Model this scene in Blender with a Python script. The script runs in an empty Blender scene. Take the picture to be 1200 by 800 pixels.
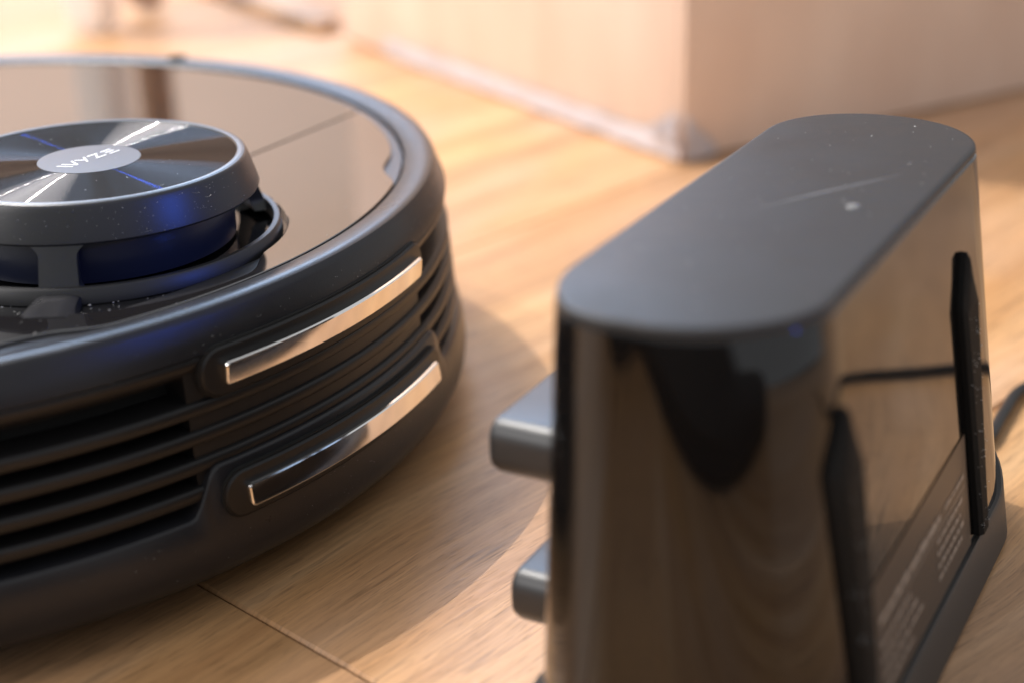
import bpy, bmesh, math, random
from mathutils import Vector, Matrix
random.seed(7)
R = math.radians
S = bpy.context.scene
COL = S.collection

# ------------------------------------------------------------------ camera
cam_d = bpy.data.cameras.new('camera'); cam = bpy.data.objects.new('camera', cam_d); COL.objects.link(cam)
CR = Vector((0.95074889, -0.30913612, -0.02261419)); CU = Vector((0.13965043, 0.36207548, 0.92162851))
CF = Vector((0.27672062, 0.87939536, -0.38741386)); CP = Vector((0.04769268, -0.49164999, 0.20673576))
m = Matrix((CR, CU, -CF)).transposed().to_4x4(); m.translation = CP
cam.matrix_world = m
cam_d.sensor_width = 36; cam_d.lens = 54.0
cam_d.clip_start = 0.01; cam_d.clip_end = 50
cam_d.dof.use_dof = True; cam_d.dof.focus_distance = 0.394; cam_d.dof.aperture_fstop = 5.6
cam_d.dof.aperture_blades = 9
S.camera = cam

# ------------------------------------------------------------------ light
w = bpy.data.worlds.new('World'); S.world = w; w.use_nodes = True
bg = w.node_tree.nodes['Background']; bg.inputs[0].default_value = (0.95, 0.97, 1.0, 1); bg.inputs[1].default_value = 0.62

def lamp(name, kind, loc, target, power, col, size, size_y=None, shape=None):
    d = bpy.data.lights.new(name, kind); o = bpy.data.objects.new(name, d); COL.objects.link(o)
    o.location = loc; d.energy = power; d.color = col
    if kind == 'AREA':
        d.shape = shape or ('RECTANGLE' if size_y else 'DISK'); d.size = size
        if size_y: d.size_y = size_y
    else:
        d.shadow_soft_size = size
    o.rotation_euler = (Vector(target) - Vector(loc)).to_track_quat('-Z', 'Y').to_euler()
    return o
TC = Vector((0.0606, -0.0800, 0.0))                     # lidar turret axis
def dirpos(l, d): l = Vector(l).normalized(); return TC + Vector((0, 0, .09)) + l * d
lamp('ceiling_lamp', 'POINT', dirpos((-.285, .425, .859), 2.1), (0, 0, 0), 150, (1, .95, .90), .0035)
lamp('key_soft_fill', 'POINT', dirpos((-.285, .425, .859), 2.3), (0, 0, 0), 150, (1, .95, .90), .42)  # added soft fill along the key direction, widens the shadow edges
lamp('ceiling_lamp_low', 'POINT', dirpos((-.43, .506, .747), 2.1), (0, 0, 0), 45, (1, .95, .90), .003)
lamp('left_fill', 'AREA', (-1.7, -.25, 1.1), (.3, .3, .1), 20, (1, .96, .93), 1.1, .9)  # added fill that brightens the carton's left face
lamp('window_far', 'AREA', (.32, 2.45, 1.72), (.1, 0, .1), 58, (.48, .68, 1), 1.6, .9)
lamp('blue_light', 'AREA', (.80, -.70, .37), (.068, -.115, .0915), .008, (.02, .12, 1), .10, .07).data.spread = R(7)

S.view_settings.view_transform = 'Standard'; S.view_settings.look = 'None'
S.view_settings.gamma = 1; S.view_settings.exposure = 0; S.view_settings.use_curve_mapping = False
S.render.resolution_x = 1024; S.render.resolution_y = 682

# ------------------------------------------------------------------ materials
def mat(name):
    mm = bpy.data.materials.new(name); mm.use_nodes = True
    return mm, mm.node_tree.nodes, mm.node_tree.links, mm.node_tree.nodes['Principled BSDF']
def simple(name, col, rough=.5, metal=0, ior=1.5, coat=0, bump=0, bscale=900, var=0, vscale=60, rvar=0):
    mm, n, l, b = mat(name)
    b.inputs['Base Color'].default_value = (*col, 1); b.inputs['Roughness'].default_value = rough
    b.inputs['Metallic'].default_value = metal; b.inputs['IOR'].default_value = ior
    b.inputs['Coat Weight'].default_value = coat
    tc = n.new('ShaderNodeTexCoord')
    if bump:
        t = n.new('ShaderNodeTexNoise'); t.inputs['Scale'].default_value = bscale; t.inputs['Detail'].default_value = 3
        bp = n.new('ShaderNodeBump'); bp.inputs['Strength'].default_value = bump; bp.inputs['Distance'].default_value = .0004
        l.new(tc.outputs['Object'], t.inputs['Vector']); l.new(t.outputs['Fac'], bp.inputs['Height']); l.new(bp.outputs['Normal'], b.inputs['Normal'])
    if var or rvar:
        t = n.new('ShaderNodeTexNoise'); t.inputs['Scale'].default_value = vscale; t.inputs['Detail'].default_value = 6; t.inputs['Roughness'].default_value = .65
        l.new(tc.outputs['Object'], t.inputs['Vector'])
        if var:
            r = n.new('ShaderNodeMapRange'); r.inputs['To Min'].default_value = 1 - var; r.inputs['To Max'].default_value = 1 + var
            r.inputs['From Min'].default_value = .3; r.inputs['From Max'].default_value = .7
            mx = n.new('ShaderNodeVectorMath'); mx.operation = 'SCALE'; mx.inputs[0].default_value = col
            l.new(t.outputs['Fac'], r.inputs['Value']); l.new(r.outputs[0], mx.inputs['Scale']); l.new(mx.outputs[0], b.inputs['Base Color'])
        if rvar:
            r = n.new('ShaderNodeMapRange'); r.inputs['To Min'].default_value = max(0, rough - rvar); r.inputs['To Max'].default_value = rough + rvar
            r.inputs['From Min'].default_value = .3; r.inputs['From Max'].default_value = .7
            l.new(t.outputs['Fac'], r.inputs['Value']); l.new(r.outputs[0], b.inputs['Roughness'])
    return mm

M = {}
M['shell'] = simple('matte_black_shell', (.016, .016, .019), .32, bump=.12, bscale=2500, var=.12, rvar=.05)
M['slat'] = simple('vent_black', (.010, .0095, .010), .42, bump=.08, bscale=2500)
M['inner'] = simple('inner_black', (.004, .004, .004), .8)
M['lid'] = simple('smoked_gloss_lid', (.012, .011, .012), .055, ior=3.0, rvar=.02, vscale=25)
M['piano'] = simple('piano_black', (.006, .006, .007), .05, ior=1.5)
M['drum'] = simple('lidar_drum', (.010, .013, .030), .30, ior=1.6)
M['cap'] = simple('cap_side', (.017, .0175, .021), .36, bump=.08, bscale=2500)
M['blockblack'] = simple('block_black', (.035, .032, .030), .8, bump=.4, bscale=700)
M['chamfer'] = simple('satin_chamfer', (.14, .135, .13), .35, metal=1)
M['ring'] = simple('ring_black', (.012, .012, .014), .42)
M['chrome'] = simple('chrome', (.86, .84, .82), .07, metal=1, rvar=.03, vscale=120)
M['hublabel'] = simple('hub_label', (.060, .057, .060), .42)
M['white'] = simple('white_print', (.85, .85, .86), .5)
M['dock'] = simple('dock_gloss_black', (.005, .0045, .0045), .045, ior=1.54, rvar=.02, vscale=30)
M['docktop'] = simple('dock_top_satin', (.030, .0295, .031), .45, bump=.15, bscale=1600, var=.06, vscale=35, rvar=.06)
M['docktop'].node_tree.nodes['Principled BSDF'].inputs['Specular IOR Level'].default_value = .3
for k_ in ('slat', 'shell'): M[k_].node_tree.nodes['Principled BSDF'].inputs['Specular IOR Level'].default_value = .38
M['rubber'] = simple('rubber_black', (.012, .012, .012), .7, bump=.4, bscale=900)
M['rubber'].node_tree.nodes['Principled BSDF'].inputs['Specular IOR Level'].default_value = .12
M['dockbase'] = simple('dock_base_black', (.030, .026, .024), .45, bump=.1, bscale=1500)
M['dockcontact'] = simple('contact_grey', (.020, .0202, .022), .40)
M['sticker'] = simple('sticker_film', (.060, .047, .039), .36, ior=1.4)
M['stickerprint'] = simple('sticker_print', (.46, .40, .35), .5)
M['cord'] = simple('cord_black', (.010, .010, .011), .5)
M['dust'] = simple('dust', (.40, .395, .39), .9)
M['scratch'] = simple('scuff', (.17, .17, .18), .6)
M['led'] = simple('indicator_lens', (.16, .16, .16), .45)
M['tape'] = simple('packing_tape', (.60, .57, .61), .16, ior=1.55, bump=.5, bscale=60, var=.08, vscale=30)
M['legwhite'] = simple('white_paint', (.90, .87, .86), .4, var=.04)
M['legdark'] = simple('dark_wood', (.30, .165, .08), .5, var=.3)
M['stripbrown'] = simple('strip_brown', (.46, .31, .20), .5, var=.25, vscale=80)
M['wallpaint'] = simple('wall_paint', (.74, .57, .46), .8, var=.04, vscale=4)

def brushed():
    mm, n, l, b = mat('spun_metal')
    n.remove(b); out = n['Material Output']
    tg = n.new('ShaderNodeTangent'); tg.direction_type = 'RADIAL'; tg.axis = 'Z'
    g1 = n.new('ShaderNodeBsdfAnisotropic'); g1.inputs['Color'].default_value = (.135, .13, .132, 1); g1.inputs['Roughness'].default_value = .27; g1.inputs['Anisotropy'].default_value = .975
    l.new(tg.outputs[0], g1.inputs['Tangent']); l.new(g1.outputs[0], out.inputs['Surface'])
    return mm
M['spun'] = brushed()

def wood():
    mm, n, l, b = mat('oak_laminate')
    tc = n.new('ShaderNodeTexCoord'); oi = n.new('ShaderNodeObjectInfo')
    off = n.new('ShaderNodeVectorMath'); off.operation = 'MULTIPLY_ADD'; off.inputs[1].default_value = (37, 91, 13)
    cmb = n.new('ShaderNodeCombineXYZ')
    for i in range(3): l.new(oi.outputs['Random'], cmb.inputs[i])
    l.new(cmb.outputs[0], off.inputs[0]); l.new(tc.outputs['Object'], off.inputs[2])
    # gentle waviness of the grain
    wv = n.new('ShaderNodeTexNoise'); wv.inputs['Scale'].default_value = 5; wv.inputs['Detail'].default_value = 2
    l.new(off.outputs[0], wv.inputs['Vector'])
    sub = n.new('ShaderNodeVectorMath'); sub.operation = 'MULTIPLY_ADD'; sub.inputs[1].default_value = (0, .035, 0)
    l.new(wv.outputs['Color'], sub.inputs[0]); l.new(off.outputs[0], sub.inputs[2])
    def stretched(sx, sy, scale, detail, rough=.6):
        mp = n.new('ShaderNodeMapping'); mp.inputs['Scale'].default_value = (sx, sy, 1)
        t = n.new('ShaderNodeTexNoise'); t.inputs['Scale'].default_value = scale; t.inputs['Detail'].default_value = detail; t.inputs['Roughness'].default_value = rough
        l.new(sub.outputs[0], mp.inputs['Vector']); l.new(mp.outputs[0], t.inputs['Vector']); return t
    broad = stretched(1.2, 20, 2.0, 4)
    fine = stretched(6, 230, 3.0, 5, .72)
    fleck = stretched(9, 130, 3.2, 3, .5)
    pore = stretched(45, 620, 3.0, 2, .5)
    ramp = n.new('ShaderNodeValToRGB'); e = ramp.color_ramp.elements
    e[0].position = .30; e[0].color = (.39, .210, .105, 1); e[1].position = .70; e[1].color = (.58, .372, .228, 1)
    el = ramp.color_ramp.elements.new(.5); el.color = (.50, .288, .152, 1)
    l.new(broad.outputs['Fac'], ramp.inputs['Fac'])
    r2 = n.new('ShaderNodeMapRange'); r2.inputs['From Min'].default_value = .35; r2.inputs['From Max'].default_value = .65; r2.inputs['To Min'].default_value = .80; r2.inputs['To Max'].default_value = 1.12
    l.new(fine.outputs['Fac'], r2.inputs['Value'])
    r3 = n.new('ShaderNodeMapRange'); r3.inputs['From Min'].default_value = .60; r3.inputs['From Max'].default_value = .70; r3.inputs['To Min'].default_value = 1; r3.inputs['To Max'].default_value = .66
    l.new(fleck.outputs['Fac'], r3.inputs['Value'])
    r4 = n.new('ShaderNodeMapRange'); r4.inputs['To Min'].default_value = .88; r4.inputs['To Max'].default_value = 1.1
    l.new(oi.outputs['Random'], r4.inputs['Value'])
    r5 = n.new('ShaderNodeMapRange'); r5.inputs['From Min'].default_value = .56; r5.inputs['From Max'].default_value = .68; r5.inputs['To Min'].default_value = 1; r5.inputs['To Max'].default_value = .74
    l.new(pore.outputs['Fac'], r5.inputs['Value'])
    m0 = n.new('ShaderNodeMath'); m0.operation = 'MULTIPLY'; l.new(r2.outputs[0], m0.inputs[0]); l.new(r5.outputs[0], m0.inputs[1])
    m1 = n.new('ShaderNodeMath'); m1.operation = 'MULTIPLY'; l.new(m0.outputs[0], m1.inputs[0]); l.new(r3.outputs[0], m1.inputs[1])
    m2 = n.new('ShaderNodeMath'); m2.operation = 'MULTIPLY'; l.new(m1.outputs[0], m2.inputs[0]); l.new(r4.outputs[0], m2.inputs[1])
    sc = n.new('ShaderNodeVectorMath'); sc.operation = 'SCALE'; l.new(ramp.outputs['Color'], sc.inputs[0]); l.new(m2.outputs[0], sc.inputs['Scale'])
    bl = stretched(2.2, 5.5, 2.4, 3, .55)
    rb_ = n.new('ShaderNodeMapRange'); rb_.inputs['From Min'].default_value = .38; rb_.inputs['From Max'].default_value = .66
    l.new(bl.outputs['Fac'], rb_.inputs['Value'])
    tint = n.new('ShaderNodeMix'); tint.data_type = 'RGBA'; tint.inputs[6].default_value = (1.05, 1.0, .84, 1); tint.inputs[7].default_value = (1.0, 1.04, 1.16, 1)
    l.new(rb_.outputs[0], tint.inputs[0])
    mt = n.new('ShaderNodeVectorMath'); mt.operation = 'MULTIPLY'; l.new(sc.outputs[0], mt.inputs[0]); l.new(tint.outputs[2], mt.inputs[1])
    l.new(mt.outputs[0], b.inputs['Base Color'])
    rr = n.new('ShaderNodeMapRange'); rr.inputs['To Min'].default_value = .42; rr.inputs['To Max'].default_value = .30
    l.new(fine.outputs['Fac'], rr.inputs['Value']); l.new(rr.outputs[0], b.inputs['Roughness'])
    bp = n.new('ShaderNodeBump'); bp.inputs['Strength'].default_value = .35; bp.inputs['Distance'].default_value = .0003
    l.new(m1.outputs[0], bp.inputs['Height']); l.new(bp.outputs['Normal'], b.inputs['Normal'])
    return mm
M['wood'] = wood()

def cardboard():
    mm, n, l, b = mat('cardboard')
    tc = n.new('ShaderNodeTexCoord')
    mp = n.new('ShaderNodeMapping'); mp.inputs['Scale'].default_value = (6, 6, 2.2)
    t = n.new('ShaderNodeTexNoise'); t.inputs['Scale'].default_value = 3; t.inputs['Detail'].default_value = 6
    l.new(tc.outputs['Object'], mp.inputs['Vector']); l.new(mp.outputs[0], t.inputs['Vector'])
    ramp = n.new('ShaderNodeValToRGB'); e = ramp.color_ramp.elements
    e[0].position = .3; e[0].color = (.74, .55, .44, 1); e[1].position = .7; e[1].color = (.84, .67, .56, 1)
    l.new(t.outputs['Fac'], ramp.inputs['Fac']); l.new(ramp.outputs['Color'], b.inputs['Base Color'])
    b.inputs['Roughness'].default_value = .6
    wv = n.new('ShaderNodeTexWave'); wv.inputs['Scale'].default_value = 40; wv.bands_direction = 'Y'
    bp = n.new('ShaderNodeBump'); bp.inputs['Strength'].default_value = .15; bp.inputs['Distance'].default_value = .001
    l.new(tc.outputs['Object'], wv.inputs['Vector']); l.new(wv.outputs['Fac'], bp.inputs['Height']); l.new(bp.outputs['Normal'], b.inputs['Normal'])
    return mm
M['card'] = cardboard()

# ------------------------------------------------------------------ helpers
def obj(name, me, material, parent=None, loc=(0, 0, 0), smooth=True, angle=40):
    o = bpy.data.objects.new(name, me); COL.objects.link(o)
    if material and not me.materials: me.materials.append(M[material])
    if parent: o.parent = parent
    o.location = loc
    if smooth:
        me.polygons.foreach_set('use_smooth', [True] * len(me.polygons))
        bm = bmesh.new(); bm.from_mesh(me)
        for e in bm.edges:
            if len(e.link_faces) == 2 and e.calc_face_angle(0) > R(angle): e.smooth = False
        bm.to_mesh(me); bm.free()
    me.update(); return o
def mesh(v, f):
    me = bpy.data.meshes.new('m'); me.from_pydata(v, [], f)
    bm = bmesh.new(); bm.from_mesh(me); bmesh.ops.remove_doubles(bm, verts=bm.verts, dist=1e-7)
    bmesh.ops.recalc_face_normals(bm, faces=bm.faces); bm.to_mesh(me); bm.free(); return me
def thing(name, label, cat, loc=(0, 0, 0), rz=0, group=None):
    o = bpy.data.objects.new(name, None); COL.objects.link(o); o.location = loc; o.rotation_euler = (0, 0, rz)
    o.empty_display_size = .02; tag(o, label, cat, group); return o
def tag(o, label=None, cat=None, group=None, kind=None):
    if label: o['label'] = label
    if cat: o['category'] = cat
    if group: o['group'] = group
    if kind: o['kind'] = kind
def lathe(prof, n=256, a0=0, a1=2 * math.pi, closed_prof=False, rfun=None):
    full = abs(a1 - a0 - 2 * math.pi) < 1e-6
    na = n if full else n + 1; v = []; f = []; k = len(prof)
    for i in range(na):
        a = a0 + (a1 - a0) * i / n
        for (r, z) in prof: v.append((r * math.cos(a), r * math.sin(a), z))
    for i in range(n):
        j = (i + 1) % na
        for q in range(k if closed_prof else k - 1):
            p = (q + 1) % k
            f.append((i * k + q, j * k + q, j * k + p, i * k + p))
    if closed_prof and not full:
        f.append(tuple(range(k))); f.append(tuple((na - 1) * k + q for q in reversed(range(k))))
    return mesh(v, f)
def box(x0, x1, y0, y1, z0, z1, bev=0, seg=2):
    bm = bmesh.new(); bmesh.ops.create_cube(bm, size=1)
    for v in bm.verts:
        v.co = Vector((x0 + (v.co.x + .5) * (x1 - x0), y0 + (v.co.y + .5) * (y1 - y0), z0 + (v.co.z + .5) * (z1 - z0)))
    if bev: bmesh.ops.bevel(bm, geom=bm.edges[:], offset=bev, segments=seg, affect='EDGES', profile=.5)
    me = bpy.data.meshes.new('m'); bm.to_mesh(me); bm.free(); return me
def chain(L, H, rad, ns, nc=10):
    """upper half of a rounded rectangle, from the left middle to the right middle"""
    pts = [(-L / 2, 0)] if rad < H / 2 - 1e-6 else []
    for i in range(nc + 1):
        a = math.pi - i / nc * math.pi / 2
        pts.append((-L / 2 + rad + rad * math.cos(a), H / 2 - rad + rad * math.sin(a)))
    for i in range(1, ns): pts.append((-L / 2 + rad + (L - 2 * rad) * i / ns, H / 2))
    for i in range(nc + 1):
        a = math.pi / 2 - i / nc * math.pi / 2
        pts.append((L / 2 - rad + rad * math.cos(a), H / 2 - rad + rad * math.sin(a)))
    if rad < H / 2 - 1e-6: pts.append((L / 2, 0))
    return pts
def loft(sections, cap_first=False, cap_last=True):
    """sections: list of (upper_chain, lower_chain) of 3D points; closed loops, ladder caps"""
    v = []; f = []; k = len(sections[0][0])
    for up, lo in sections: v += list(up) + list(reversed(lo))
    n = 2 * k
    for s in range(len(sections) - 1):
        for i in range(n):
            j = (i + 1) % n
            f.append((s * n + i, s * n + j, (s + 1) * n + j, (s + 1) * n + i))
    def cap(s):
        for i in range(k - 1): f.append((s * n + i, s * n + i + 1, s * n + n - 2 - i, s * n + n - 1 - i))
    if cap_first: cap(0)
    if cap_last: cap(len(sections) - 1)
    return mesh(v, f)
def curved_plate(zc, L, H, rad, spec, ns=60, phi0=0.0, tilt=0.0):
    """rounded plate wrapped on a cylinder; spec: list of (radius, inset)"""
    secs = []
    for (r, ins) in spec:
        c = chain(L - 2 * ins, H - 2 * ins, max(rad - ins, .0002), ns)
        rr = .1755
        P = lambda s, z: ((r - tilt * z) * math.cos(phi0 + s / rr), (r - tilt * z) * math.sin(phi0 + s / rr), zc + z)
        secs.append(([P(s, z) for s, z in c], [P(s, -z) for s, z in c]))
    return loft(secs)
def tube(pts, rad, n=12):
    v = []; f = []; N = len(pts)
    for i, p in enumerate(pts):
        t = (Vector(pts[min(i + 1, N - 1)]) - Vector(pts[max(i - 1, 0)])).normalized()
        a = t.cross(Vector((0, 0, 1))).normalized(); b = a.cross(t)
        for k in range(n):
            q = Vector(p) + a * rad * math.cos(2 * math.pi * k / n) + b * rad * math.sin(2 * math.pi * k / n); v.append(tuple(q))
    for i in range(N - 1):
        for k in range(n): f.append((i * n + k, i * n + (k + 1) % n, (i + 1) * n + (k + 1) % n, (i + 1) * n + k))
    f.append(tuple(range(n))); f.append(tuple((N - 1) * n + k for k in range(n)))
    return mesh(v, f)
def spline(ctrl, per=12):
    out = []; c = [Vector(x) for x in ctrl]; c = [c[0] * 2 - c[1]] + c + [c[-1] * 2 - c[-2]]
    for i in range(1, len(c) - 2):
        for k in range(per):
            t = k / per; p0, p1, p2, p3 = c[i - 1:i + 3]
            out.append(.5 * ((2 * p1) + (p2 - p0) * t + (2 * p0 - 5 * p1 + 4 * p2 - p3) * t * t + (3 * p1 - p0 - 3 * p2 + p3) * t ** 3))
    out.append(c[-2]); return out
def sstep(x, a, b):
    t = max(0, min(1, (x - a) / (b - a))); return t * t * (3 - 2 * t)

# ------------------------------------------------------------------ floor of planks
floor = obj('floor', box(-2.2, 2.4, -1.6, 3.0, -.03, -.0105), 'inner', smooth=False); tag(floor, kind='structure')
PA = R(29.5); PW = .232; PL = 1.28
pu = Vector((math.cos(PA), math.sin(PA), 0)); pn = Vector((-math.sin(PA), math.cos(PA), 0))
seam = Vector((.260, .107, 0)); n0 = seam.dot(pn)                # a long joint passes here
endp = Vector((.0851, -.168, 0)); u0 = endp.dot(pu)              # a butt joint passes here
pm = box(0, PL - .0005, 0, PW - .0005, -.0100, 0, .0008, 1)
cnt = 0
for row in range(-7, 12):
    nn = n0 + row * PW
    shift = u0 if row == -1 else u0 + random.Random(row * 7 + 3).uniform(.35, .85) * PL
    for k in range(-3, 3):
        uu = shift + k * PL
        c = pu * (uu + PL / 2) + pn * (nn + PW / 2)
        if c.x < -2.0 or c.x > 2.2 or c.y < -1.4 or c.y > 2.8: continue
        o = bpy.data.objects.new('plank', pm); COL.objects.link(o); o.parent = floor
        if not pm.materials: pm.materials.append(M['wood'])
        o.location = pu * uu + pn * nn; o.rotation_euler = (0, 0, PA); cnt += 1

wall = obj('wall', box(-2.2, 2.4, 2.86, 3.0, -.0095, 1.6), 'wallpaint', smooth=False); tag(wall, kind='structure')

# ------------------------------------------------------------------ cardboard box behind
bc = Vector((.3384, .1553, 0)); ba = R(14)
carton = thing('cardboard_box', 'large tan cardboard carton with clear tape along its bottom edges, behind the dock', 'box', bc, ba)
BW, BD, BH = .46, .36, .34
def quadpanel(x0, x1, y0, y1, z0, z1): return box(x0, x1, y0, y1, z0, z1, .0015, 2)
obj('front_panel', quadpanel(0, BW, 0, .005, .001, BH), 'card', carton)
obj('side_panel', quadpanel(-.0005, .0048, .0045, BD, .0012, BH - .0002), 'card', carton)
obj('back_panel', quadpanel(.0049, BW - .0049, BD - .0052, BD - .0003, .0012, BH - .0002), 'card', carton)
obj('side_panel', quadpanel(BW - .0048, BW + .0005, .0052, BD, .0012, BH - .0002), 'card', carton)
obj('top_flap', quadpanel(.001, BW - .001, .0012, BD / 2 - .001, BH + .0005, BH + .005), 'card', carton)
obj('top_flap', quadpanel(.001, BW - .001, BD / 2 + .001, BD - .001, BH + .0005, BH + .005), 'card', carton)
obj('bottom_panel', quadpanel(.006, BW - .006, .006, BD - .006, .0015, .006), 'card', carton)
# wrinkled clear tape folded round the bottom edge of the left side, and a bunched end at the corner
def tape_strip(p0, p1, wdt, nrm, seed, lift=.0012, taper=None):
    rr = random.Random(seed); v = []; f = []; n = 60; k = 6
    p0 = Vector(p0); p1 = Vector(p1); nrm = Vector(nrm)
    for i in range(n + 1):
        t = i / n; hh = wdt * (taper(t) if taper else 1) * (1 + rr.uniform(-.12, .12))
        for j in range(k + 1):
            q = p0.lerp(p1, t) + Vector((0, 0, hh * j / k)) + nrm * (lift + rr.uniform(0, .0012))
            v.append(tuple(q))
    for i in range(n):
        for j in range(k):
            a = i * (k + 1) + j; f.append((a, a + k + 1, a + k + 2, a + 1))
    bm = bmesh.new(); me = mesh(v, f); bm.from_mesh(me)
    r = bmesh.ops.solidify(bm, geom=bm.faces[:], thickness=.0004); bm.to_mesh(me); bm.free(); return me
obj('tape', tape_strip((-.0008, .0, .0015), (-.0008, .30, .0015), .0095, (-1, 0, 0), 3), 'tape', carton, angle=80)
obj('tape', tape_strip((.0, -.0005, .0015), (.018, -.0005, .0015), .020, (0, -1, 0), 5, taper=lambda t: 1 - .75 * t), 'tape', carton, angle=80)
obj('tape', tape_strip((-.0024, .0, .0110), (-.0024, .022, .0110), .014, (-1, 0, 0), 9, taper=lambda t: 1 - .85 * t), 'tape', carton, angle=80)

# far posts at the top left (furniture legs)
def leg(name, label, x, y, wx, matn, rz, h=.62):
    t = thing(name, label, 'furniture leg', (x, y, 0), rz)
    obj('shaft', box(-wx / 2, wx / 2, -wx / 2, wx / 2, .006, h, .003, 3), matn, t)
    obj('foot_pad', lathe([(0, 0), (wx * .36, 0), (wx * .36, .0055), (0, .0055)], 32), 'legwhite', t)
    return t
leg('white_furniture_leg', 'blurred white square furniture leg standing far behind the robot vacuum', .098, .605, .028, 'legwhite', R(52))
leg('dark_furniture_leg', 'blurred dark brown furniture leg just right of the white leg', .138, .665, .022, 'legdark', R(12))

strip = thing('brown_strip', 'blurred brown strip lying on the floor behind the robot vacuum', 'wood strip', (.2448, .530, 0), R(105))  # thin raised brown strip across the far floor
obj('strip_body', box(0, .36, -.009, .009, .0004, .010, .0012, 2), 'stripbrown', strip)
obj('strip_edge', box(.001, .359, -.0115, -.0092, .0004, .0045, .0008, 2), 'stripbrown', strip)
# ------------------------------------------------------------------ robot vacuum
AX = R(-46.5)
robot = thing('robot_vacuum', 'round black robot vacuum with raised lidar turret and two chrome charging strips', 'robot vacuum', (0, 0, 0), AX)
def loc2(v):                                       # world -> robot-local
    return Matrix.Rotation(-AX, 3, 'Z') @ Vector(v)
# upper shell with the rim
obj('upper_shell', lathe([(.1500, .0736), (.1602, .0741), (.1605, .0716), (.1612, .0716), (.1613, .0748), (.1618, .0752), (.1655, .0760), (.1675, .0763), (.1690, .0762), (.1699, .0758), (.1705, .0750),
     (.1710, .0740), (.1720, .0710), (.1737, .0670), (.1737, .0667), (.1732, .0664), (.1690, .0663), (.1600, .0663)], 360), 'shell', robot, angle=28)
# inner dark wall behind the louvres
obj('inner_wall', lathe([(.1640, .0662), (.1640, .0150)], 180), 'inner', robot)
def lipr(z): return .1732 + .0026 * (.0645 - z) / .0355
# solid side wall on the rest of the circumference
obj('side_wall', lathe([(.1738, .0640), (lipr(.03) + .0006, .0280)], 240, R(82), R(278)), 'shell', robot)
# contact panel between the two vents
ED = 17.4
obj('contact_panel', lathe([(.1600, .0655), (.1722, .0655), (.1732, .050), (.1744, .0285), (.1600, .0285)], 60, R(-ED - 1.2), R(ED - 4.2), True), 'slat', robot)
for k, z0 in enumerate((.0342, .0412, .0482, .0552)):
    zt = z0
    r = lipr(z0)
    prof = [(.1630, zt + .0002), (r - .0014, zt + .0002), (r - .0006, zt), (r - .0001, zt - .0004), (r + .0001, zt - .0010), (r + .0002, zt - .0027), (r - .0001, zt - .0032), (r - .0010, zt - .0035), (.1630, zt - .0037)]
    obj('vent_slat', lathe(prof, 240, R(-82), R(82), True), 'slat', robot)
obj('vent_frame', lathe([(.1630, .0661), (.1732, .0661), (.1735, .0656), (.1733, .0640), (.1718, .0618), (.1704, .0611), (.1630, .0608)], 240, R(-82), R(82), True), 'slat', robot)
# skirt with the raised surround of the lower contact
def skirt():
    n = 720; v = []; f = []
    for i in range(n):
        a = -math.pi + 2 * math.pi * i / n; d = abs(math.degrees(a) + 1.5)
        h = 1 - sstep(d, 15.6, 18.4)
        zt = .0272 + .0118 * h
        ro = .1768 - .0004 * h
        prof = [(.1640, zt), (ro - .0012, zt), (ro - .0004, zt - .0003), (ro, zt - .0010), (.1778, .0220), (.1783, .0165), (.1779, .0130), (.1765, .0102), (.1730, .0082), (.1650, .0074), (.1500, .0072)]
        k = len(prof)
        for (r, z) in prof: v.append((r * math.cos(a), r * math.sin(a), z))
    for i in range(n):
        j = (i + 1) % n
        for q in range(k - 1): f.append((i * k + q, j * k + q, j * k + q + 1, i * k + q + 1))
    return mesh(v, f)
obj('skirt', skirt(), 'shell', robot)
obj('underside', lathe([(.1640, .0090), (.08, .0090), (0, .0090)], 120), 'inner', robot)
for s in (-1, 1):
    wme = lathe([(0, -.008), (.024, -.008), (.026, -.006), (.026, .006), (.024, .008), (0, .008)], 48)
    wh = obj('wheel', wme, 'rubber', robot, (0, s * .105, .0262)); wh.rotation_euler = (R(90), 0, 0)
obj('caster', lathe([(0, .0004), (.006, .002), (.009, .009), (0, .0100)], 32), 'rubber', robot, (-.135, 0, 0))
# charging contacts: black stadium plates with chrome bars
for zc, rb, sh in ((.0614, .1736, -.0062), (.0302, .1773, -.0054)):
    obj('contact_gap', curved_plate(zc, .0950, .0132, .0060, [(rb - .008, 0), (rb + .0004, 0), (rb + .0005, .0003)], 60, sh / .1755), 'inner', robot)
    obj('contact_plate', curved_plate(zc, .0941, .0123, .0056, [(rb - .006, 0), (rb + .0008, 0), (rb + .0013, .0005)], 60, sh / .1755), 'slat', robot)
    obj('charging_contact', curved_plate(zc - .0002, .0830, .0060, .0012, [(rb, 0), (rb + .0026, 0), (rb + .0031, .00015), (rb + .0033, .0005)], 90, sh / .1755, -.10 if zc > .05 else .15), 'chrome', robot, angle=14)

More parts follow.
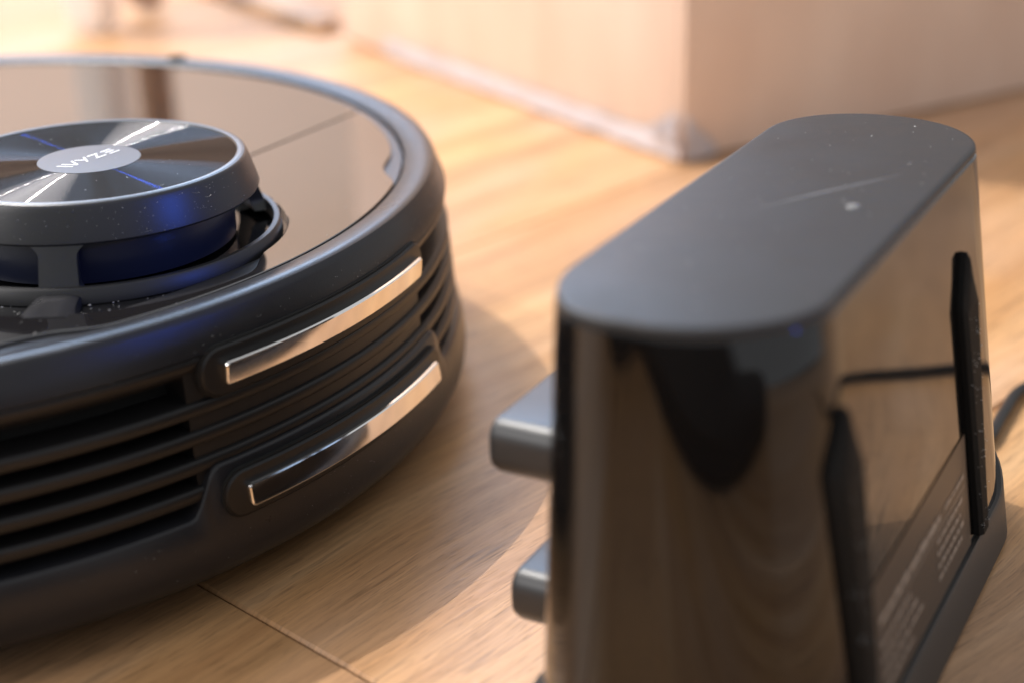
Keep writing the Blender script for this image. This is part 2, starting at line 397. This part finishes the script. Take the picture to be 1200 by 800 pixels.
# lid: glossy smoked plate, annulus round the turret well, cut in two along the flap line
tl = loc2(TC)
def rw(az):                                         # radius of the well round the turret, world azimuth in degrees
    az = (az + 360) % 360
    if az < 120: h = 0
    elif az < 200: h = sstep(az, 120, 150)
    else: h = 1 - sstep(az, 304, 322)
    return .0508 + .0098 * h - .0034 * math.exp(-((az - 313.5) / 34) ** 2) * h
def rl(phi):                                        # lid edge radius, local angle
    d = abs((math.degrees(phi) + 180) % 360 - 180)
    return .1604 - .0030 * sstep(d, 22, 27) - .0022 * math.exp(-((d - 29.0) / 3.6) ** 2)
def lid_bm():
    bm = bmesh.new(); n = 720; rows = []
    for i in range(n):
        th = 2 * math.pi * i / n; d = Vector((math.cos(th), math.sin(th), 0))
        r0 = rw(math.degrees(th) + math.degrees(AX))
        # march to the lid edge
        lo, hi = 0, .30
        for _ in range(40):
            mid = (lo + hi) / 2; q = tl + d * mid
            if q.to_2d().length < rl(math.atan2(q.y, q.x)): lo = mid
            else: hi = mid
        row = [tl + d * r0 + Vector((0, 0, .0708))]
        row += [tl + d * r0 + Vector((0, 0, .0747)), tl + d * (r0 + .0004) + Vector((0, 0, .0750))]
        for t in (.25, .5, .75): row.append(tl + d * (r0 + (lo - r0) * t) + Vector((0, 0, .0750)))
        row += [tl + d * (lo - .0002) + Vector((0, 0, .0750)), tl + d * lo + Vector((0, 0, .0748)), tl + d * lo + Vector((0, 0, .0735))]
        rows.append([bm.verts.new(p) for p in row])
    for i in range(n):
        a, b = rows[i], rows[(i + 1) % n]
        for k in range(len(a) - 1): bm.faces.new((a[k], b[k], b[k + 1], a[k + 1]))
    bmesh.ops.recalc_face_normals(bm, faces=bm.faces); return bm
XF = .0908
for nm, x, sgn in (('lid', XF - .0006, 1), ('rear_cover', XF + .0006, -1)):
    bm = lid_bm()
    bmesh.ops.bisect_plane(bm, geom=bm.verts[:] + bm.edges[:] + bm.faces[:], plane_co=(x, 0, 0), plane_no=(sgn, 0, 0), clear_outer=True)
    # a lip down along the cut
    ed = [e for e in bm.edges if len(e.link_faces) == 1 and all(abs(v.co.x - x) < 1e-6 for v in e.verts)]
    ex = bmesh.ops.extrude_edge_only(bm, edges=ed)
    for v in [g for g in ex['geom'] if isinstance(g, bmesh.types.BMVert)]: v.co.z -= .0025
    me = bpy.data.meshes.new('m'); bm.to_mesh(me); bm.free()
    obj(nm, me, 'lid', robot, angle=30)
obj('lid_tray', lathe([(.1600, .0722), (.0, .0722)], 120), 'inner', robot)
# dark slot in the far rim
sl = R(50.7) - AX
so = obj('rim_slot', box(-.0034, .0020, -.0032, .0032, .0735, .0773, .0008, 2), 'inner', robot, (.1680 * math.cos(sl), .1680 * math.sin(sl), 0)); so.rotation_euler = (0, 0, sl)

# ------------------------------------------------------------------ lidar turret (part of the robot)
tur = obj('lidar_cap', lathe([(.0392, .0955), (.0394, .0958), (.0406, .0959), (.0412, .0956), (.0415, .0950), (.0420, .0938), (.0438, .0880), (.0441, .0868), (.0437, .0862), (.0425, .0862), (.030, .0862), (0, .0862)], 200), 'cap', robot, tl)
obj('cap_chamfer', lathe([(.0386, .0954), (.0390, .09595), (.0398, .0961), (.0403, .0959)], 200), 'chamfer', tur)
obj('spun_disc', lathe([(.0128, .09555), (.0388, .09555)], 200), 'spun', tur)
obj('hub_label', lathe([(0, .09575), (.0125, .09575), (.0134, .0957), (.0136, .09545)], 120), 'hublabel', tur)
obj('lidar_drum', lathe([(0, .0864), (.0365, .0864), (.0368, .0850), (.0368, .0738), (0, .0738)], 160), 'drum', robot, tl)
obj('well_floor', lathe([(0, .0728), (.0490, .0728), (.0500, .0728), (.0625, .0733)], 160), 'piano', robot, tl)
obj('guard_ring', lathe([(.0470, .0732), (.0470, .0766), (.0473, .0770), (.0486, .0770), (.0490, .0766), (.0495, .0730)], 200), 'ring', robot, tl)
def pillar():
    v = []; f = []; nz = 14; nh = 6
    for i in range(nz + 1):
        t = i / nz; z = .0745 + (.0870 - .0745) * t
        wd = .0046 + .0034 * max(0, (t - .72) / .28) ** 2 + .0022 * max(0, (.22 - t) / .22) ** 2
        rad = .0478 - .0044 * t
        for j in range(nh + 1):
            a = (j / nh * 2 - 1) * wd / .0445
            v.append((rad * math.cos(a), rad * math.sin(a), z))
        for j in range(nh, -1, -1):
            a = (j / nh * 2 - 1) * wd / .0445
            v.append(((rad - .0045) * math.cos(a), (rad - .0045) * math.sin(a), z))
    k = 2 * (nh + 1)
    for i in range(nz):
        for j in range(k): f.append((i * k + j, i * k + (j + 1) % k, (i + 1) * k + (j + 1) % k, (i + 1) * k + j))
    return mesh(v, f)
def foot():
    v = []; f = []; prof = [(.0450, .0758), (.0480, .0757), (.0496, .0756), (.0520, .0755), (.0560, .07535), (.0622, .0752), (.0622, .0728), (.0450, .0728)]
    nh = 6
    for j in range(nh + 1):
        t = j / nh * 2 - 1
        for (r, z) in prof:
            wd = .0052 + .0016 * max(0, (r - .054) / .008)
            v.append((r, t * wd, z if abs(t) < .99 else min(z, z - .0006 if z > .073 else z)))
    k = len(prof)
    for j in range(nh):
        for q in range(k): f.append((j * k + q, (j + 1) * k + q, (j + 1) * k + (q + 1) % k, j * k + (q + 1) % k))
    f.append(tuple(range(k))); f.append(tuple(nh * k + q for q in reversed(range(k))))
    return mesh(v, f)
pme = pillar()
for a in (-105.5, 14.5, 134.5):
    o = obj('lidar_pillar', pme, 'cap', robot, tl); o.rotation_euler = (0, 0, R(a) - AX)
for a in (-105.5, 225):
    o = obj('pillar_foot', foot(), 'shell', robot, tl); o.rotation_euler = (0, 0, R(a) - AX)

# logo lettering on the hub: strokes as flat polygons
def stroke(v, f, a, b, wd, z=0):
    a = Vector(a); b = Vector(b); hw = wd / 2
    # horizontal-cut slanted stroke or horizontal bar
    if abs(b.y - a.y) < 1e-6: q = [(a.x, a.y - hw), (b.x, b.y - hw), (b.x, b.y + hw), (a.x, a.y + hw)]
    else: q = [(a.x - hw * 1.15, a.y), (a.x + hw * 1.15, a.y), (b.x + hw * 1.15, b.y), (b.x - hw * 1.15, b.y)]
    k = len(v); v += [(x, y, z) for x, y in q]; f.append((k, k + 1, k + 2, k + 3))
def logo():
    v = []; f = []; W = .135
    letters = [[((0, 1), (.42, 0)), ((.42, 1), (.84, 0)), ((.84, 0), (1.26, 1))],
               [((1.52, 1), (1.92, .45)), ((2.32, 1), (1.70, 0))],
               [((2.55, .92), (3.45, .92)), ((3.30, .92), (2.70, .08)), ((2.55, .08), (3.45, .08))],
               [((3.75, .92), (4.65, .92)), ((3.75, .5), (4.55, .5)), ((3.75, .08), (4.65, .08))]]
    for i, L in enumerate(letters):
        for k, (a, b) in enumerate(L): stroke(v, f, a, b, W, .002 * k)
    s = .0189 / 4.65
    return mesh([((x - 2.33) * s, (y - .5) * s, z * .02 ) for x, y, z in v], f)
lg = obj('logo_lettering', logo(), 'white', tur, (0, 0, .09580), smooth=False); lg.rotation_euler = (0, 0, R(40.5) - AX)

# ------------------------------------------------------------------ charging dock
DU = Vector((.7254, .6883, 0)); DN = Vector((-.6883, .7254, 0)); DA = math.atan2(DU.y, DU.x)
# dock frame: x along the length, y towards the robot; origin on the floor under the top's centre
D0 = DU * .003 + DN * -.290
dock = thing('charging_dock', 'glossy black charging dock with grey satin top, beside the robot vacuum', 'charging dock', D0, DA)
DH = .105
def dsec(z, ins=0, zz=None):
    """outline of the dock at height z (before insets)"""
    t = 1 - z / DH
    front = .0262 + .0030 * t; back = -.0252 - .0155 * t; half = .0792 + .0075 * t
    H = front - back - 2 * ins; L = 2 * half - 2 * ins; rad = min(.0249 + .0060 * t, (front - back) / 2) - ins - .0001
    c = chain(L, H, rad, 24, 16)
    def skew(x, y):                                  # the near end is tighter on the robot side, fuller cut on the back
        k = sstep(-x, .046, .074)
        return x + k * (.0030 * max(0, (.008 - y) / .033) ** 1.4 - .0030 * max(0, min(1, (y - .004) / .012)))
    yc = (front + back) / 2; z = z if zz is None else zz
    return ([(skew(x, y), yc + y, z) for x, y in c], [(skew(x, -y), yc - y, z) for x, y in c])
obj('dock_body', loft([dsec(.0100), dsec(.0300), dsec(.0600), dsec(.0900), dsec(.1025), dsec(.1031, .0004)]), 'dock', dock, angle=30)
obj('top_panel', loft([dsec(.1031, .0003), dsec(.1038, .0001), dsec(.1045, .0002), dsec(.1049, .0006), dsec(.1050, .0014)]), 'docktop', dock, angle=50)
def bsec(ins, top, dz=0):
    up, lo = dsec(.012, ins)
    g = lambda p: (p[0], p[1] if p[1] < 0 else p[1], (.0137 + .0075 * sstep(abs(p[0]), .054, .082) + dz) if top else dz)
    return ([g(p) for p in up], [g(p) for p in lo])
obj('dock_base', loft([bsec(-.0026, False, .0004), bsec(-.0034, False, .0020), bsec(-.0012, True, -.0008), bsec(-.0006, True), bsec(.003, True, .0002)], cap_first=True), 'dockbase', dock, angle=30)
# taller base corner pieces outside the ribs
def yb(z): return -.0252 - .0155 * (1 - z / DH)     # back face
bt = (yb(0.1) - yb(0)) / .1
# front plate foot of the dock under the robot side
obj('front_foot', box(-.070, .070, .026, .0365, .0005, .0060, .002, 3), 'dockbase', dock)
# contacts
for zc, yo in ((.0572, .0500), (.0208, .0455)):
    def csec(y, ins):
        c = chain(.0990 - 2 * ins, .0134 - 2 * ins, .0050 - ins * .9, 10, 8)
        return ([(x - .001, y, zc + z) for x, z in c], [(x - .001, y, zc - z) for x, z in c])
    obj('dock_contact', loft([csec(.020, 0), csec(yo - .0026, 0), csec(yo - .0008, .0006), csec(yo, .0022 * .8)]), 'dockcontact', dock, angle=35)
# cord-wrap ribs with pointed tops on the back
def rib():
    v = []; f = []; out = .0022
    hf = [(.0036, .0150), (.0046, .040), (.0058, .0640), (.0064, .0725), (.0060, .0745), (.0030, .0805), (.0003, .0855)]
    ol = [(-x, z) for x, z in hf] + [(x, z) for x, z in reversed(hf)]
    n = len(ol)
    for (ins, o) in ((0, -.0060), (0, out * .6), (.0014, out)):
        for x, z in ol:
            zz = z - (ins if z > .073 else 0); xx = x - math.copysign(min(ins, abs(x)), x)
            v.append((xx, yb(zz) - o, zz))
    for s in range(2):
        for i in range(n): f.append((s * n + i, s * n + (i + 1) % n, (s + 1) * n + (i + 1) % n, (s + 1) * n + i))
    for i in range(n // 2 - 1): f.append((2 * n + i, 2 * n + i + 1, 2 * n + n - 2 - i, 2 * n + n - 1 - i))
    return mesh(v, f)
rme = rib()
for x in (-.0554, .0373): obj('cord_rib', rme, 'rubber', dock, (x, 0, 0), angle=25)
# rating sticker between the ribs
def backquad(x0, x1, z0, z1, o):
    return [(x0, yb(z0) - o, z0), (x1, yb(z0) - o, z0), (x1, yb(z1) - o, z1), (x0, yb(z1) - o, z1)]
stk = obj('rating_sticker', mesh(backquad(-.0490, .0295, .0148, .0435, .00025), [(0, 1, 2, 3)]), 'sticker', dock, smooth=False)
v = []; f = []
def prt(x0, x1, z0, z1):
    k = len(v); v.extend(backquad(x0, x1, z0, z1, .00045)); f.append((k, k + 1, k + 2, k + 3))
rr = random.Random(4)
def textline(x0, x1, z, h, wl=(.0012, .0045)):
    x = x0
    while x < x1:
        L = rr.uniform(*wl); e = min(x + L, x1); xx = x
        while xx < e - .0002:
            g = rr.uniform(.00035, .0007) * h / .0012; prt(xx, min(xx + g, e), z, z + h * rr.choice((.75, .8, 1))); xx += g + .00022
        x += L + .0008
textline(-.044, .004, .0335, .0020, (.004, .008)); textline(.008, .026, .0340, .0012)
prt(-.044, .026, .0318, .0320)
for i in range(4): textline(-.000, .024 - .003 * (i % 2), .0292 - .0030 * i, .0013)
for i in range(4): textline(-.044, -.022 + .004 * (i % 3), .0285 - .0034 * i, .0013)
obj('sticker_print', mesh(v, f), 'stickerprint', stk, smooth=False)
obj('indicator_light', lathe([(0, .10545), (.0012, .1054), (.0016, .1049)], 24), 'led', dock, (.0005, -.0125, 0))
def scuff():
    v = []; f = []; a = Vector((-.013, .0070)); b = Vector((.030, -.0155)); n = 24; d = (b - a).normalized(); pn_ = Vector((-d.y, d.x)); q = random.Random(3)
    for i in range(n + 1):
        t = i / n; c = a.lerp(b, t) + pn_ * (.0006 * math.sin(t * 5)); wd = .00030 * math.sin(math.pi * min(1, max(0.02, t))) * q.uniform(.5, 1)
        v += [(*(c + pn_ * wd), .10506), (*(c - pn_ * wd), .10506)]
    for i in range(n): f.append((2 * i, 2 * i + 1, 2 * i + 3, 2 * i + 2))
    return mesh(v, f)
obj('scuff_mark', scuff(), 'scratch', dock, smooth=False)

# black bag shape added unseen, to reflect dark in the dock's near end
block = thing('reflection_block', 'added out-of-view black bag on the floor, mirrored in the near end of the dock', 'block', (-.05, -.62, 0), R(-20))
def bsc(z, ins):
    c = chain(.75 - 2 * ins, .30 - 2 * ins, .045 - ins * .6, 20, 8)
    return ([(x, y, z) for x, y in c], [(x, -y, z) for x, y in c])
obj('block_body', loft([bsc(.001, .02), bsc(.006, .006), bsc(.03, 0), bsc(.08, .004), bsc(.115, .016), bsc(.13, .04)], cap_first=True), 'blockblack', block, angle=60)
obj('block_front', box(-.12, .14, .146, .158, .02, .085, .005, 3), 'blockblack', block)
obj('block_arch', tube(spline([(-.16, 0, .128), (-.10, 0, .150), (0, .0, .157), (.10, 0, .150), (.16, 0, .128)], 8), .008, 10), 'blockblack', block)

# power cord lying on the floor
cp = [(.262, -.120, .006), (.285, -.150, .0028), (.300, -.149, .0024), (.316, -.135, .0024), (.333, -.1215, .0024), (.360, -.117, .0024), (.388, -.131, .0024), (.408, -.150, .0024), (.424, -.165, .0024), (.440, -.192, .0024), (.452, -.24, .0024), (.47, -.33, .0024), (.55, -.45, .0024), (.75, -.55, .0024)]
tag(obj('power_cord', tube(spline(cp, 10), .0018, 12), 'cord'), 'thin black power cord on the floor behind the charging dock', 'cord')

# ------------------------------------------------------------------ dust
def flakes(name, parent, pts, seed):
    q = random.Random(seed); v = []; f = []
    for p, s in pts:
        p = Vector(p); a = q.uniform(0, 6.28); e = q.uniform(1, 2.4)
        d1 = Vector((math.cos(a), math.sin(a), 0)) * s * e; d2 = Vector((-math.sin(a), math.cos(a), 0)) * s
        k = len(v); v += [tuple(p + d1), tuple(p + d2), tuple(p - d1), tuple(p - d2), tuple(p + Vector((0, 0, s * 1.2)))]
        f += [(k, k + 1, k + 4), (k + 1, k + 2, k + 4), (k + 2, k + 3, k + 4), (k + 3, k, k + 4)]
    for p, s in pts[::17]:                                # a few lint fibres
        p = Vector(p); a = q.uniform(0, 6.28); c = q.uniform(-2.5, 2.5); L = q.uniform(.0008, .0030); wd = .000035
        for i in range(6):
            d = Vector((math.cos(a), math.sin(a), 0)); nn = Vector((-d.y, d.x, 0)); e = p + d * L / 6
            k = len(v); v += [tuple(p + nn * wd + Vector((0, 0, .00006))), tuple(p - nn * wd + Vector((0, 0, .00006))), tuple(e - nn * wd + Vector((0, 0, .00006))), tuple(e + nn * wd + Vector((0, 0, .00006)))]
            f.append((k, k + 1, k + 2, k + 3)); p = e; a += c / 6
    o = obj(name, mesh(v, f), 'dust', parent, smooth=False); tag(o, kind='stuff'); return o
q = random.Random(11); pts = []
for i in range(170):                                     # lid, rim and trough on the near side
    r = q.choice((q.uniform(.145, .1605), q.uniform(.1615, .1690), q.uniform(.12, .16))); a = R(q.gauss(-8, 26))
    z = .07505 if r < .1605 else (.0752 + (r - .162) * .2)
    if (Vector((r * math.cos(a), r * math.sin(a), 0)) - Vector((tl.x, tl.y, 0))).length < .062: continue
    pts.append(((r * math.cos(a), r * math.sin(a), z), q.uniform(.00005, .00016)))
for i in range(90):                                      # trough floor
    a = R(q.uniform(-125, -38)) - AX; r = q.uniform(.0505, .0595)
    pts.append(((tl.x + r * math.cos(a), tl.y + r * math.sin(a), .0733), q.uniform(.00006, .00022)))
for i in range(60):                                      # turret top
    a = q.uniform(0, 6.28); r = .038 * math.sqrt(q.random())
    pts.append(((tl.x + r * math.cos(a), tl.y + r * math.sin(a), .0957), q.uniform(.00004, .0001)))
for i in range(120):                                     # side faces
    a = R(q.gauss(-6, 16)); z = q.choice((q.uniform(.0665, .072), q.uniform(.012, .026)))
    r = .1738 - (z - .0670) * .38 if z > .05 else .1782
    pts.append(((r * math.cos(a), r * math.sin(a), z), q.uniform(.00004, .00012)))
for i in range(110):                                     # cap side
    a = R(q.gauss(-70, 28)) - AX; z = q.uniform(.087, .0948); r = .0424 + (.0940 - z) * .25 + .0001
    pts.append(((tl.x + r * math.cos(a), tl.y + r * math.sin(a), z), q.uniform(.00004, .0001)))
flakes('dust', robot, pts, 2)
pts = []
for i in range(70):
    pts.append(((q.uniform(-.074, .074), q.uniform(-.022, .022), .10505), q.uniform(.00006, .00018)))
for x in (-.0554, .0373):
    for i in range(60):
        z = q.uniform(.016, .072); pts.append(((x + q.uniform(-.006, .006), yb(z) - .0023, z), q.uniform(.00008, .0002)))
flakes('dust', dock, pts, 3)
